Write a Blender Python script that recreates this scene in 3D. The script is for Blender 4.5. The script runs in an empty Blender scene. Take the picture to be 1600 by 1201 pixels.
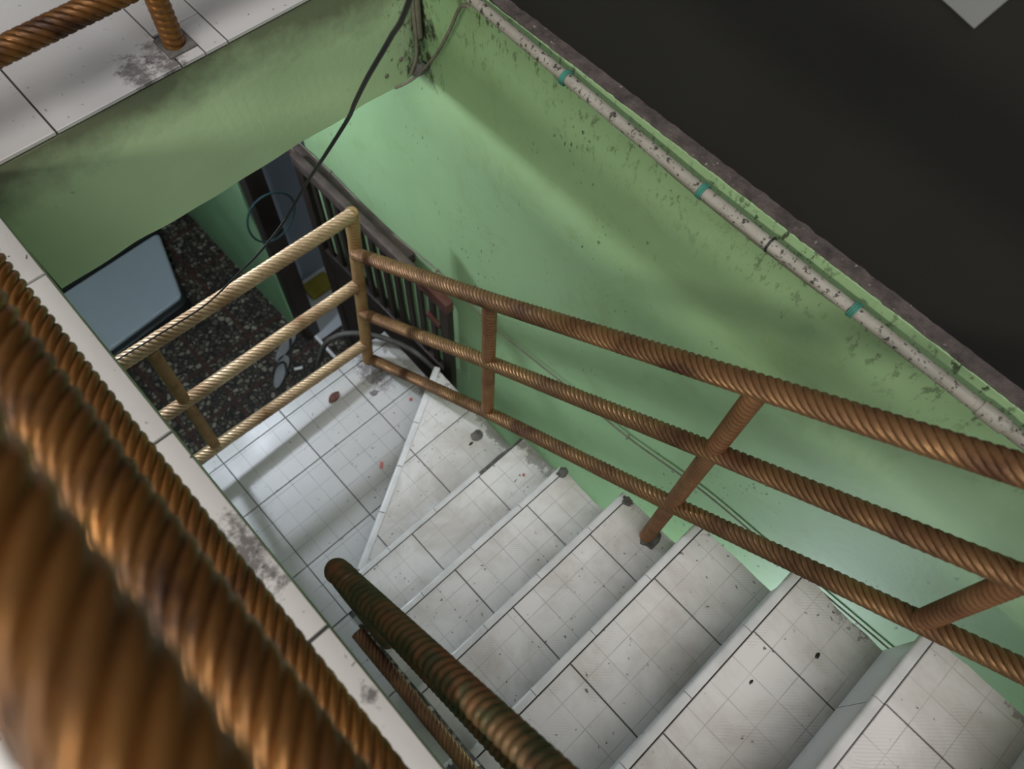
import bpy, bmesh, math, random
from mathutils import Vector, Matrix, noise
random.seed(7)
C = bpy.context.scene.collection

# ------------------------------------------------------------------ camera
CAM = Vector((0.0, 0.0, 2.981))
cd = bpy.data.cameras.new('camera')
cd.sensor_width = 36.0
cd.lens = 36.0 * 1221.786 / 1600.0
cd.clip_start = 0.01
cd.dof.use_dof = True
cd.dof.focus_distance = 1.75
cd.dof.aperture_fstop = 3.6
cam = bpy.data.objects.new('camera', cd)
C.objects.link(cam)
RM = Matrix(((0.73071558, 0.59770103, -0.32986092),
             (-0.68159472, 0.665996, -0.30311377),
             (0.03851465, 0.44632142, 0.89404352)))
mw = RM.to_4x4()
mw.translation = CAM
cam.matrix_world = mw
bpy.context.scene.camera = cam

# ------------------------------------------------------------------ world, light, exposure
W = bpy.data.worlds.new('overcast_sky')
bpy.context.scene.world = W
W.use_nodes = True
bg = W.node_tree.nodes['Background']
bg.inputs[0].default_value = (0.97, 0.98, 1.0, 1)
bg.inputs[1].default_value = 0.22

sd = bpy.data.lights.new('hazy_sun', 'SUN')
sd.energy = 2.1
sd.angle = math.radians(42)
sd.color = (1.0, 0.97, 0.93)
sun = bpy.data.objects.new('hazy_sun', sd)
C.objects.link(sun)
sun.rotation_euler = Vector((0.22, 0.34, -1.0)).to_track_quat('-Z', 'Y').to_euler()

# daylight through the window of the upper room, at the left
wl = bpy.data.lights.new('window_daylight', 'AREA')
wl.shape = 'RECTANGLE'; wl.size = 1.7; wl.size_y = 0.32
wl.energy = 40
wl.color = (1.0, 0.95, 0.82)
wlo = bpy.data.objects.new('window_daylight', wl)
C.objects.link(wlo)
wlo.location = (-2.22, 0.30, 2.85)
wlo.rotation_euler = Vector((1.0, 0.0, -0.25)).to_track_quat('-Z', 'Y').to_euler()

vs = bpy.context.scene.view_settings
vs.view_transform = 'Standard'
vs.look = 'None'
vs.exposure = 0.12
vs.gamma = 1.0
vs.use_curve_mapping = False

# ------------------------------------------------------------------ helpers
def tag(o, label=None, cat=None, group=None, kind=None):
    if label: o['label'] = label
    if cat: o['category'] = cat
    if group: o['group'] = group
    if kind: o['kind'] = kind
    return o

def mesh(name, verts, faces, mat=None, parent=None, smooth=False, loc=None):
    me = bpy.data.meshes.new(name)
    me.from_pydata([tuple(v) for v in verts], [], faces)
    if mat: me.materials.append(mat)
    if smooth:
        me.polygons.foreach_set('use_smooth', [True] * len(me.polygons))
    me.update()
    o = bpy.data.objects.new(name, me)
    C.objects.link(o)
    if parent: o.parent = parent
    if loc: o.location = loc
    return o

def empty(name, loc=(0, 0, 0)):
    o = bpy.data.objects.new(name, None)
    o.empty_display_size = 0.1
    C.objects.link(o)
    o.location = loc
    return o

def relto(parent):
    """offset so that world coordinates can be used for children of an unrotated empty"""
    v = Vector((0, 0, 0))
    p = parent
    while p is not None:
        v += Vector(p.location)
        p = p.parent
    return v

def fix_normals(o):
    bm = bmesh.new(); bm.from_mesh(o.data)
    bmesh.ops.recalc_face_normals(bm, faces=bm.faces)
    bm.to_mesh(o.data); bm.free()
    return o

def boxdata(x0, x1, y0, y1, z0, z1, base=0):
    v = [(x0, y0, z0), (x1, y0, z0), (x1, y1, z0), (x0, y1, z0), (x0, y0, z1), (x1, y0, z1), (x1, y1, z1), (x0, y1, z1)]
    f = [(0, 3, 2, 1), (4, 5, 6, 7), (0, 1, 5, 4), (1, 2, 6, 5), (2, 3, 7, 6), (3, 0, 4, 7)]
    return v, [tuple(i + base for i in q) for q in f]

def box(name, b, mat, parent=None, bevel=0.0, seg=2):
    """b = (x0,x1,y0,y1,z0,z1) in world metres; origin at the box base centre"""
    x0, x1, y0, y1, z0, z1 = b
    c = Vector(((x0 + x1) / 2, (y0 + y1) / 2, z0))
    v, f = boxdata(x0 - c.x, x1 - c.x, y0 - c.y, y1 - c.y, 0, z1 - z0)
    o = mesh(name, v, f, mat, parent, loc=c - (relto(parent) if parent else Vector()))
    if bevel:
        bm = bmesh.new(); bm.from_mesh(o.data)
        bmesh.ops.bevel(bm, geom=bm.edges[:], offset=bevel, segments=seg, profile=0.5, affect='EDGES')
        bm.to_mesh(o.data); bm.free()
        o.data.polygons.foreach_set('use_smooth', [True] * len(o.data.polygons))
        mark_sharp(o)
    return o

def mark_sharp(o, ang=35):
    try:
        o.data.set_sharp_from_angle(angle=math.radians(ang))
    except Exception:
        pass

def clip(poly, a, b, c):
    """keep the side a*x+b*y<=c"""
    out = []
    for i in range(len(poly)):
        p, q = poly[i], poly[(i + 1) % len(poly)]
        dp, dq = a * p[0] + b * p[1] - c, a * q[0] + b * q[1] - c
        if dp <= 0: out.append(p)
        if (dp < 0 < dq) or (dq < 0 < dp):
            t = dp / (dp - dq)
            out.append((p[0] + t * (q[0] - p[0]), p[1] + t * (q[1] - p[1])))
    return out

def area(poly):
    return 0.5 * sum(poly[i][0] * poly[(i + 1) % len(poly)][1] - poly[(i + 1) % len(poly)][0] * poly[i][1] for i in range(len(poly)))

def clip_rect_convex(rect, conv):
    x0, x1, y0, y1 = rect
    p = [(x0, y0), (x1, y0), (x1, y1), (x0, y1)]
    if area(conv) < 0: conv = conv[::-1]
    for i in range(len(conv)):
        a, b = conv[i], conv[(i + 1) % len(conv)]
        ex, ey = b[0] - a[0], b[1] - a[1]
        p = clip(p, ey, -ex, ey * a[0] - ex * a[1])
        if len(p) < 3: return []
    return p

def prism(name, poly, z0, z1, mat, parent=None, origin=None, chamfer=0.0015):
    """extruded outline with a small chamfer round the top; origin kept at the pattern corner"""
    if area(poly) < 0: poly = poly[::-1]
    if origin is None: origin = (poly[0][0], poly[0][1])
    n = len(poly)
    cx = sum(p[0] for p in poly) / n; cy = sum(p[1] for p in poly) / n
    def ins(p):
        d = math.hypot(p[0] - cx, p[1] - cy) or 1
        k = max(0.0, 1 - chamfer * 1.4 / d)
        return (cx + (p[0] - cx) * k, cy + (p[1] - cy) * k)
    ox, oy = origin
    v = [(p[0] - ox, p[1] - oy, 0) for p in poly]
    v += [(p[0] - ox, p[1] - oy, z1 - z0 - chamfer) for p in poly]
    v += [(ins(p)[0] - ox, ins(p)[1] - oy, z1 - z0) for p in poly]
    f = [tuple(range(n - 1, -1, -1)), tuple(range(2 * n, 3 * n))]
    for i in range(n):
        j = (i + 1) % n
        f.append((i, j, n + j, n + i)); f.append((n + i, n + j, 2 * n + j, 2 * n + i))
    return mesh(name, v, f, mat, parent, loc=Vector((ox, oy, z0)) - (relto(parent) if parent else Vector()))

def frames(pts):
    """parallel transport frames along a dense polyline"""
    P = [Vector(p) for p in pts]
    T = []
    for i in range(len(P)):
        a = P[max(0, i - 1)]; b = P[min(len(P) - 1, i + 1)]
        T.append((b - a).normalized())
    up = Vector((0, 0, 1)) if abs(T[0].z) < 0.9 else Vector((1, 0, 0))
    U = [(up - T[0] * up.dot(T[0])).normalized()]
    for i in range(1, len(P)):
        u = U[-1] - T[i] * U[-1].dot(T[i])
        U.append(u.normalized())
    return P, T, U

def resample(pts, step):
    P = [Vector(p) for p in pts]
    d = [0]
    for i in range(1, len(P)): d.append(d[-1] + (P[i] - P[i - 1]).length)
    n = max(2, int(math.ceil(d[-1] / step)) + 1)
    out = []; k = 0
    for i in range(n):
        s = d[-1] * i / (n - 1)
        while k < len(P) - 2 and d[k + 1] < s: k += 1
        t = (s - d[k]) / max(1e-9, d[k + 1] - d[k])
        out.append(P[k].lerp(P[k + 1], min(1, t)))
    return out

def spline(pts, n=12):
    """Catmull-Rom through the points"""
    P = [Vector(p) for p in pts]
    P = [P[0] * 2 - P[1]] + P + [P[-1] * 2 - P[-2]]
    out = []
    for i in range(1, len(P) - 2):
        a, b, c, d = P[i - 1], P[i], P[i + 1], P[i + 2]
        for k in range(n):
            t = k / n
            out.append(0.5 * ((2 * b) + (c - a) * t + (2 * a - 5 * b + 4 * c - d) * t * t + (3 * b - a - 3 * c + d) * t ** 3))
    out.append(P[-2])
    return out

def tube(name, pts, r, mat, parent=None, N=10, step=None, rad=None):
    P = resample(pts, step) if step else [Vector(p) for p in pts]
    P, T, U = frames(P)
    off = P[0].copy()
    v = []; f = []
    for i, (p, t, u) in enumerate(zip(P, T, U)):
        w = t.cross(u)
        rr = r if rad is None else rad(i / (len(P) - 1))
        for j in range(N):
            a = 2 * math.pi * j / N
            v.append(p - off + (u * math.cos(a) + w * math.sin(a)) * rr)
    for i in range(len(P) - 1):
        for j in range(N):
            k = (j + 1) % N
            f.append((i * N + j, i * N + k, (i + 1) * N + k, (i + 1) * N + j))
    f.append(tuple(range(N - 1, -1, -1))); f.append(tuple((len(P) - 1) * N + j for j in range(N)))
    o = mesh(name, v, f, mat, parent, True, loc=off - (relto(parent) if parent else Vector()))
    mark_sharp(o, 60)
    return o

def twisted(name, pts, mat, parent, R=0.024, starts=7, lead=0.125, groove=0.0034, per=6):
    """rope-twisted steel tube: the columns of the mesh follow the helix, so that every groove is an edge"""
    P = resample(pts, 0.009)
    P, T, U = frames(P)
    off = P[0].copy()
    N = starts * per
    v = []; f = []; s = 0.0
    for i, (p, t, u) in enumerate(zip(P, T, U)):
        if i: s += (P[i] - P[i - 1]).length
        w = t.cross(u)
        for j in range(N):
            a = 2 * math.pi * (j / N + s / lead)
            q = (j % per) / per
            h = math.sin(math.pi * q) ** 0.55
            rr = R - groove + groove * h + 0.0005 * noise.noise(p * 30)
            v.append(p - off + (u * math.cos(a) + w * math.sin(a)) * rr)
    for i in range(len(P) - 1):
        for j in range(N):
            k = (j + 1) % N
            f.append((i * N + j, i * N + k, (i + 1) * N + k, (i + 1) * N + j))
    f.append(tuple(range(N - 1, -1, -1))); f.append(tuple((len(P) - 1) * N + j for j in range(N)))
    o = mesh(name, v, f, mat, parent, True, loc=off - (relto(parent) if parent else Vector()))
    mark_sharp(o, 70)
    return o

def ribbed(name, pts, mat, parent, R=0.023, pitch=0.0155, groove=0.0046, N=24):
    """tube with close, almost level spiral ribs"""
    P = resample(pts, pitch / 5)
    P, T, U = frames(P)
    off = P[0].copy()
    v = []; f = []; s = 0.0
    for i, (p, t, u) in enumerate(zip(P, T, U)):
        if i: s += (P[i] - P[i - 1]).length
        w = t.cross(u)
        for j in range(N):
            a = 2 * math.pi * j / N
            q = (s / pitch + 2 * j / N) % 1.0
            h = math.sin(math.pi * q) ** 0.6
            v.append(p - off + (u * math.cos(a) + w * math.sin(a)) * (R - groove + groove * h))
    for i in range(len(P) - 1):
        for j in range(N):
            k = (j + 1) % N
            f.append((i * N + j, i * N + k, (i + 1) * N + k, (i + 1) * N + j))
    f.append(tuple(range(N - 1, -1, -1))); f.append(tuple((len(P) - 1) * N + j for j in range(N)))
    o = mesh(name, v, f, mat, parent, True, loc=off - (relto(parent) if parent else Vector()))
    mark_sharp(o, 75)
    return o

# ------------------------------------------------------------------ materials
class NT:
    def __init__(s, name):
        s.m = bpy.data.materials.new(name); s.m.use_nodes = True
        s.t = s.m.node_tree; s.b = s.t.nodes['Principled BSDF']
    def n(s, typ, **kw):
        o = s.t.nodes.new(typ)
        for k, v in kw.items(): setattr(o, k, v)
        return o
    def L(s, a, b): s.t.links.new(a, b)
    def coord(s, which):
        if which == 'World': return s.n('ShaderNodeNewGeometry').outputs['Position']
        return s.n('ShaderNodeTexCoord').outputs[which]
    def noise(s, co, scale, detail=4, rough=0.55, dist=0.0):
        o = s.n('ShaderNodeTexNoise'); o.inputs['Scale'].default_value = scale
        o.inputs['Detail'].default_value = detail; o.inputs['Roughness'].default_value = rough
        o.inputs['Distortion'].default_value = dist
        s.L(co, o.inputs['Vector']); return o.outputs['Fac']
    def ramp(s, fac, stops):
        o = s.n('ShaderNodeValToRGB'); e = o.color_ramp.elements
        while len(e) < len(stops): e.new(0.5)
        for i, (p, c) in enumerate(stops):
            e[i].position = p
            e[i].color = (c, c, c, 1) if isinstance(c, (int, float)) else (*c, 1)
        s.L(fac, o.inputs['Fac']); return o.outputs['Color']
    def math(s, op, a, b=None, clamp=False):
        o = s.n('ShaderNodeMath', operation=op); o.use_clamp = clamp
        for i, x in enumerate((a, b)):
            if x is None: continue
            if isinstance(x, (int, float)): o.inputs[i].default_value = x
            else: s.L(x, o.inputs[i])
        return o.outputs[0]
    def mix(s, fac, a, b):
        o = s.n('ShaderNodeMix', data_type='RGBA')
        for sock, x in ((o.inputs[0], fac), (o.inputs[6], a), (o.inputs[7], b)):
            if isinstance(x, (int, float)): sock.default_value = x
            elif isinstance(x, tuple): sock.default_value = (*x, 1)
            else: s.L(x, sock)
        return o.outputs[2]
    def scaled(s, co, sc):
        o = s.n('ShaderNodeMapping'); o.inputs['Scale'].default_value = sc
        s.L(co, o.inputs['Vector']); return o.outputs[0]
    def sep(s, co):
        o = s.n('ShaderNodeSeparateXYZ'); s.L(co, o.inputs[0]); return o.outputs
    def bump(s, h, strength=0.3, dist=0.002):
        o = s.n('ShaderNodeBump'); o.inputs['Strength'].default_value = strength
        o.inputs['Distance'].default_value = dist
        s.L(h, o.inputs['Height']); s.L(o.outputs[0], s.b.inputs['Normal'])
    def out(s, col=None, rough=None, metal=None, spec=None):
        for k, x in (('Base Color', col), ('Roughness', rough), ('Metallic', metal), ('Specular IOR Level', spec)):
            if x is None: continue
            if isinstance(x, tuple): s.b.inputs[k].default_value = (*x, 1)
            elif isinstance(x, (int, float)): s.b.inputs[k].default_value = x
            else: s.L(x, s.b.inputs[k])
        return s.m

def specks(t, co, scale, thr, soft=0.04, msc=2.0, m0=0.5, m1=0.62):
    """scattered dark flecks, gathered in patches"""
    v = t.n('ShaderNodeTexVoronoi'); v.inputs['Scale'].default_value = scale
    v.inputs['Randomness'].default_value = 1.0
    nz = t.n('ShaderNodeTexNoise'); nz.inputs['Scale'].default_value = scale * 1.3; nz.inputs['Detail'].default_value = 3
    t.L(co, nz.inputs['Vector'])
    sc = t.n('ShaderNodeVectorMath', operation='SCALE'); sc.inputs['Scale'].default_value = 1.1 / scale
    t.L(nz.outputs['Color'], sc.inputs[0])
    ad = t.n('ShaderNodeVectorMath', operation='ADD'); t.L(co, ad.inputs[0]); t.L(sc.outputs[0], ad.inputs[1])
    t.L(ad.outputs[0], v.inputs['Vector'])
    sp = t.n('ShaderNodeSeparateColor'); t.L(v.outputs['Color'], sp.inputs[0])
    keep = t.ramp(sp.outputs[1], [(0.45, 0.0), (0.55, 1.0)])
    a = t.ramp(v.outputs['Distance'], [(max(0, thr - soft), 1.0), (thr + soft, 0.0)])
    m = t.ramp(t.noise(co, msc, 5, 0.65), [(m0, 0.0), (m1, 1.0)])
    return t.math('MULTIPLY', t.math('MULTIPLY', a, keep), m)

def paint_mat(name, base, dark, grime, top_grime=True):
    t = NT(name); co = t.coord('World')
    c = t.mix(t.ramp(t.noise(co, 1.7, 5, 0.6), [(0.35, 0.0), (0.68, 1.0)]), base, dark)
    c = t.mix(t.math('MULTIPLY', t.ramp(t.noise(co, 4.0, 6, 0.7, 0.6), [(0.52, 0.0), (0.75, 1.0)]), 0.45), c, grime)
    s1 = specks(t, t.scaled(co, (1, 1, 0.55)), 60, 0.2, 0.06, 3.2, 0.57, 0.64)
    s2 = specks(t, t.scaled(co, (1, 1, 0.4)), 24, 0.11, 0.04, 1.4, 0.50, 0.60)
    z = t.sep(co)[2]
    if top_grime:
        band = t.ramp(z, [(0.0, 0.0), (1.0, 1.0)])
        zz = t.math('MULTIPLY', t.math('SUBTRACT', z, 1.58), 3.8, True)
        s3 = t.math('MULTIPLY', t.ramp(t.noise(t.scaled(co, (1, 1, 0.45)), 48, 6, 0.75), [(0.54, 0.0), (0.59, 1.0)]),
                    t.math('MULTIPLY', t.ramp(t.noise(co, 5, 3), [(0.36, 0.0), (0.56, 1.0)]), zz))
        c = t.mix(t.math('MULTIPLY', s3, 0.95), c, (0.016, 0.014, 0.008))
    c = t.mix(t.math('MULTIPLY', s1, 0.8), c, (0.02, 0.02, 0.014))
    c = t.mix(t.math('MULTIPLY', s2, 0.85), c, (0.025, 0.02, 0.012))
    yv = t.sep(co)[1]
    e = t.math('SUBTRACT', t.math('MULTIPLY', t.noise(t.scaled(co, (1, 1, 0.5)), 38, 6, 0.75), 2.0), t.math('MULTIPLY', t.math('ABSOLUTE', t.math('SUBTRACT', yv, 1.35)), 5.5))
    e = t.math('MULTIPLY', t.ramp(e, [(0.72, 0.0), (0.98, 1.0)]), t.ramp(t.math('SUBTRACT', z, 1.0), [(0.42, 0.0), (0.47, 1.0)]))
    c = t.mix(t.math('MULTIPLY', e, 0.9), c, (0.02, 0.017, 0.010))
    t.bump(t.noise(co, 55, 4), 0.25, 0.003)
    return t.out(c, 0.62, 0.0, 0.3)

GREEN = (0.31, 0.475, 0.255)
M = {}
M['paint'] = paint_mat('green_wall_paint', GREEN, (0.26, 0.41, 0.205), (0.19, 0.26, 0.095))

# beam paint: the wall green, its colour raised to stand for light on the face, with a brown grime band with ragged edge under the floor edge
t = NT('lightened_green_beam_paint'); co = t.coord('World')
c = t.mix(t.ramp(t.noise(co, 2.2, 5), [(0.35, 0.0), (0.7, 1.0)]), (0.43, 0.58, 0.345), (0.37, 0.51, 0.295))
zz = t.sep(co)[2]
g = t.math('ADD', t.math('MULTIPLY', t.math('SUBTRACT', zz, 1.80), 6.0), t.math('MULTIPLY', t.noise(co, 3.2, 6, 0.65), 1.9))
c = t.mix(t.math('MULTIPLY', t.ramp(g, [(0.35, 0.0), (1.05, 1.0)]), 0.85), c, (0.10, 0.105, 0.065))
c = t.mix(t.math('MULTIPLY', specks(t, co, 40, 0.16, 0.05, 2.2, 0.55, 0.64), 0.75), c, (0.04, 0.035, 0.02))
e = t.math('SUBTRACT', t.math('MULTIPLY', t.noise(t.scaled(co, (1, 1, 0.5)), 42, 6, 0.75), 2.0), t.math('MULTIPLY', t.math('SUBTRACT', 1.02, t.sep(co)[0]), 4.2))
c = t.mix(t.math('MULTIPLY', t.ramp(e, [(0.78, 0.0), (1.0, 1.0)]), 0.85), c, (0.025, 0.02, 0.013))
t.bump(t.noise(co, 50, 4), 0.25, 0.003)
M['beam'] = t.out(c, 0.65, 0.0, 0.3)

def tile_mat(name, base, cell, line_amt, stain, hatch=True, edge_dirt=None, spot=None):
    t = NT(name); co = t.coord('Object'); wp = t.coord('World')
    x, y, z = t.sep(co)
    def lines(v, w):
        f = t.math('FRACT', t.math('ADD', t.math('DIVIDE', v, cell), 100.0))
        d = t.math('MINIMUM', f, t.math('SUBTRACT', 1.0, f))
        return t.ramp(d, [(w * 0.4, 1.0), (w, 0.0)])
    ln = t.math('MAXIMUM', lines(x, 0.021), lines(y, 0.021))
    ln = t.math('MULTIPLY', ln, t.ramp(t.noise(wp, 9, 3), [(0.32, 0.15), (0.62, 1.0)]))
    oi = t.n('ShaderNodeObjectInfo').outputs['Random']
    c = t.mix(oi, base, tuple(k * 0.95 for k in base))
    c = t.mix(t.math('MULTIPLY', ln, line_amt), c, (0.22, 0.22, 0.23))
    if hatch:
        # some printed cells are filled with fine slanting lines
        fl = t.n('ShaderNodeVectorMath', operation='FLOOR')
        sc = t.n('ShaderNodeVectorMath', operation='SCALE'); sc.inputs['Scale'].default_value = 1 / cell
        t.L(wp, sc.inputs[0]); t.L(sc.outputs[0], fl.inputs[0])
        wn = t.n('ShaderNodeTexWhiteNoise', noise_dimensions='2D'); t.L(fl.outputs[0], wn.inputs['Vector'])
        pick = t.ramp(wn.outputs['Value'], [(0.62, 0.0), (0.66, 1.0)])
        wv = t.n('ShaderNodeTexWave'); wv.bands_direction = 'DIAGONAL'; wv.inputs['Scale'].default_value = 70
        wv.inputs['Distortion'].default_value = 2.0; wv.inputs['Detail'].default_value = 1
        wv.inputs['Detail Scale'].default_value = 0.6
        t.L(wp, wv.inputs['Vector'])
        hv = t.math('MULTIPLY', t.ramp(wv.outputs['Fac'], [(0.55, 0.0), (0.85, 1.0)]), pick)
        hv = t.math('MULTIPLY', hv, t.ramp(t.noise(wp, 6, 2), [(0.4, 0.0), (0.6, 1.0)]))
        c = t.mix(t.math('MULTIPLY', hv, 0.2), c, (0.25, 0.235, 0.21))
    st = t.math('MULTIPLY', t.ramp(t.noise(wp, 4.2, 6, 0.65, 0.4), [(0.42, 0.0), (0.72, 1.0)]), stain)
    c = t.mix(st, c, (0.36, 0.318, 0.272))
    c = t.mix(t.math('MULTIPLY', specks(t, wp, 46, 0.13, 0.04, 3.0, 0.42, 0.54), 0.9), c, (0.03, 0.03, 0.03))
    px, py, pz = t.sep(wp)
    if edge_dirt:
        # dirt gathered along the open side of the stairs, in ragged patches
        e = t.math('ADD', t.math('MULTIPLY', t.math('SUBTRACT', px, edge_dirt), 4.5), t.math('MULTIPLY', t.noise(wp, 11, 6, 0.75), 1.5))
        c = t.mix(t.math('MULTIPLY', t.ramp(e, [(0.95, 0.0), (1.5, 1.0)]), 0.62), c, (0.12, 0.11, 0.10))
    if spot:
        for sx, sy, sr in spot:
            dx = t.math('DIVIDE', t.math('SUBTRACT', px, sx), sr * 0.55); dy = t.math('DIVIDE', t.math('SUBTRACT', py, sy), sr)
            d2 = t.math('ADD', t.math('MULTIPLY', dx, dx), t.math('MULTIPLY', dy, dy))
            e = t.math('SUBTRACT', t.math('MULTIPLY', t.noise(wp, 42, 6, 0.75), 2.0), t.math('MULTIPLY', d2, 0.7))
            c = t.mix(t.math('MULTIPLY', t.ramp(e, [(0.62, 0.0), (1.15, 1.0)]), 0.8), c, (0.06, 0.05, 0.05))
    t.bump(t.noise(wp, 30, 3), 0.06, 0.002)
    return t.out(c, t.ramp(t.noise(wp, 5, 4), [(0.3, 0.28), (0.7, 0.5)]), 0.0, 0.4)

M['tread_tile'] = tile_mat('printed_tread_tile', (0.68, 0.655, 0.645), 0.075, 0.62, 0.78, True, 0.775)
M['landing_tile'] = tile_mat('printed_landing_tile', (0.475, 0.47, 0.465), 0.075, 1.0, 0.25, True, 0.76, ((0.70, 1.45, 0.16),))
M['floor_tile'] = tile_mat('plain_floor_tile', (0.48, 0.475, 0.485), 9.0, 0.0, 0.30, False, None, ((0.40, 1.395, 0.10), (0.34, 1.40, 0.09)))
M['edge_tile'] = tile_mat('plain_edge_tile', (0.66, 0.65, 0.65), 9.0, 0.0, 0.22, False, None, ((-0.055, 0.44, 0.11), (-0.042, 0.17, 0.03)))

def flat(name, col, rough=0.6, metal=0.0, var=0.25, sc=8.0, spec=0.4, bump=0.0):
    t = NT(name); co = t.coord('World')
    c = t.mix(t.ramp(t.noise(co, sc, 5), [(0.3, 0.0), (0.7, 1.0)]), col, tuple(k * (1 - var) for k in col))
    if bump: t.bump(t.noise(co, sc * 8, 4), bump, 0.003)
    return t.out(c, rough, metal, spec)

M['nosing'] = flat('white_nosing_glaze', (0.68, 0.67, 0.67), 0.3, 0, 0.22, 14)
M['grout'] = flat('dark_grout', (0.075, 0.072, 0.07), 0.9, 0, 0.3, 20)
M['concrete'] = flat('rough_concrete', (0.20, 0.19, 0.18), 0.9, 0, 0.4, 12, 0.2, 0.5)
M['mortar'] = flat('dirty_mortar', (0.17, 0.16, 0.15), 0.95, 0, 0.6, 40, 0.2, 0.8)
M['black_wall'] = flat('charcoal_wall_paint', (0.0205, 0.0205, 0.0195), 0.8, 0, 0.15, 3, 0.25)
M['white_paint'] = flat('off_white_ceiling', (0.55, 0.56, 0.54), 0.8, 0, 0.15, 3)
M['wall_far'] = flat('pale_green_room_paint', (0.21, 0.36, 0.20), 0.8, 0, 0.2, 3)
M['wood_dark'] = flat('dark_stained_wood', (0.028, 0.018, 0.015), 0.5, 0, 0.5, 14)
M['wood_brown'] = flat('dusty_brown_wood', (0.085, 0.06, 0.052), 0.6, 0, 0.5, 18, 0.4, 0.3)
M['wood_red'] = flat('red_brown_wood', (0.13, 0.045, 0.035), 0.55, 0, 0.4, 18)
M['panel_blue'] = flat('pale_blue_grey_enamel', (0.27, 0.305, 0.34), 0.45, 0, 0.06, 5)
M['black_plastic'] = flat('black_plastic', (0.012, 0.012, 0.014), 0.35, 0, 0.2, 10)
M['blue_wall'] = flat('slate_blue_paint', (0.18, 0.22, 0.28), 0.7, 0, 0.1, 3)
M['pale_floor'] = flat('pale_porch_floor', (0.40, 0.43, 0.46), 0.6, 0, 0.2, 6)
M['yellow_mat'] = flat('mustard_cloth', (0.20, 0.17, 0.02), 0.9, 0, 0.3, 20)
M['cable'] = flat('black_cable_rubber', (0.018, 0.019, 0.019), 0.45, 0, 0.3, 20)
M['hose'] = flat('grey_hose_rubber', (0.085, 0.082, 0.075), 0.6, 0, 0.5, 30)
M['wire'] = flat('dusty_wire', (0.20, 0.185, 0.14), 0.7, 0, 0.4, 30)
M['teal'] = flat('teal_string', (0.05, 0.22, 0.17), 0.8, 0, 0.3, 60)
M['teal_rope'] = flat('dark_blue_green_cord', (0.015, 0.05, 0.055), 0.7, 0, 0.3, 30)
M['leaf'] = flat('dry_leaf', (0.13, 0.05, 0.035), 0.7, 0, 0.5, 60)
M['red_wrap'] = flat('faded_red_wrapper', (0.55, 0.18, 0.17), 0.5, 0, 0.3, 80)
M['red_bit'] = flat('red_plastic_bit', (0.50, 0.08, 0.06), 0.5, 0, 0.2, 80)
M['paper'] = flat('grey_paper', (0.23, 0.24, 0.25), 0.8, 0, 0.1, 10)
M['sandal_sole'] = flat('grey_foam_sole', (0.20, 0.205, 0.21), 0.8, 0, 0.3, 30)
M['sandal_rim'] = flat('black_foam', (0.02, 0.02, 0.022), 0.7)
M['white_stick'] = flat('white_stub', (0.75, 0.75, 0.75), 0.5)

# purple-grey dusty cement ledge
t = NT('dusty_cement_ledge'); co = t.coord('World')
c = t.mix(t.ramp(t.noise(co, 22, 6, 0.7), [(0.35, 0.0), (0.68, 1.0)]), (0.125, 0.105, 0.10), (0.05, 0.042, 0.042))
c = t.mix(t.math('MULTIPLY', specks(t, co, 70, 0.16, 0.05, 7, 0.48, 0.58), 0.8), c, (0.45, 0.45, 0.42))
t.bump(t.noise(co, 60, 6, 0.7), 0.9, 0.006)
M['ledge'] = t.out(c, 0.95, 0, 0.2)

# dirty white plastic conduit
t = NT('dirty_white_pipe'); co = t.coord('World')
c = t.mix(t.ramp(t.noise(co, 8, 5), [(0.35, 0.0), (0.7, 1.0)]), (0.33, 0.315, 0.28), (0.22, 0.205, 0.17))
c = t.mix(t.ramp(t.noise(co, 75, 5, 0.7), [(0.565, 0.0), (0.61, 0.92)]), c, (0.02, 0.018, 0.015))
c = t.mix(t.math('MULTIPLY', specks(t, co, 120, 0.3, 0.06, 9, 0.5, 0.58), 0.85), c, (0.015, 0.013, 0.012))
M['pipe'] = t.out(c, 0.5, 0, 0.4)

# pebble terrazzo
t = NT('dark_pebble_terrazzo'); co = t.coord('World')
wob = t.n('ShaderNodeVectorMath', operation='ADD')
nz = t.n('ShaderNodeTexNoise'); nz.inputs['Scale'].default_value = 9; t.L(co, nz.inputs['Vector'])
s_ = t.n('ShaderNodeVectorMath', operation='SCALE'); s_.inputs['Scale'].default_value = 0.05
t.L(nz.outputs['Color'], s_.inputs[0]); t.L(s_.outputs[0], wob.inputs[0]); t.L(co, wob.inputs[1])
ve = t.n('ShaderNodeTexVoronoi', feature='DISTANCE_TO_EDGE'); ve.inputs['Scale'].default_value = 34
vc = t.n('ShaderNodeTexVoronoi'); vc.inputs['Scale'].default_value = 34
t.L(wob.outputs[0], ve.inputs['Vector']); t.L(wob.outputs[0], vc.inputs['Vector'])
chip = t.ramp(ve.outputs['Distance'], [(0.10, 0.0), (0.16, 1.0)])
rnd = t.n('ShaderNodeSeparateColor'); t.L(vc.outputs['Color'], rnd.inputs[0])
ccol = t.ramp(rnd.outputs[0], [(0.15, (0.03, 0.024, 0.018)), (0.45, (0.06, 0.05, 0.036)), (0.75, (0.12, 0.103, 0.078)), (1.0, (0.21, 0.19, 0.15))])
c = t.mix(chip, (0.010, 0.0085, 0.008), ccol)
gx, gy, gz = t.sep(co)
def gridline(v, w):
    f = t.math('FRACT', t.math('ADD', t.math('DIVIDE', v, 0.30), 50.13))
    d = t.math('MINIMUM', f, t.math('SUBTRACT', 1.0, f))
    return t.ramp(d, [(w * 0.7, 1.0), (w, 0.0)])
gl = t.math('MAXIMUM', gridline(gx, 0.05), gridline(gy, 0.05))
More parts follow.
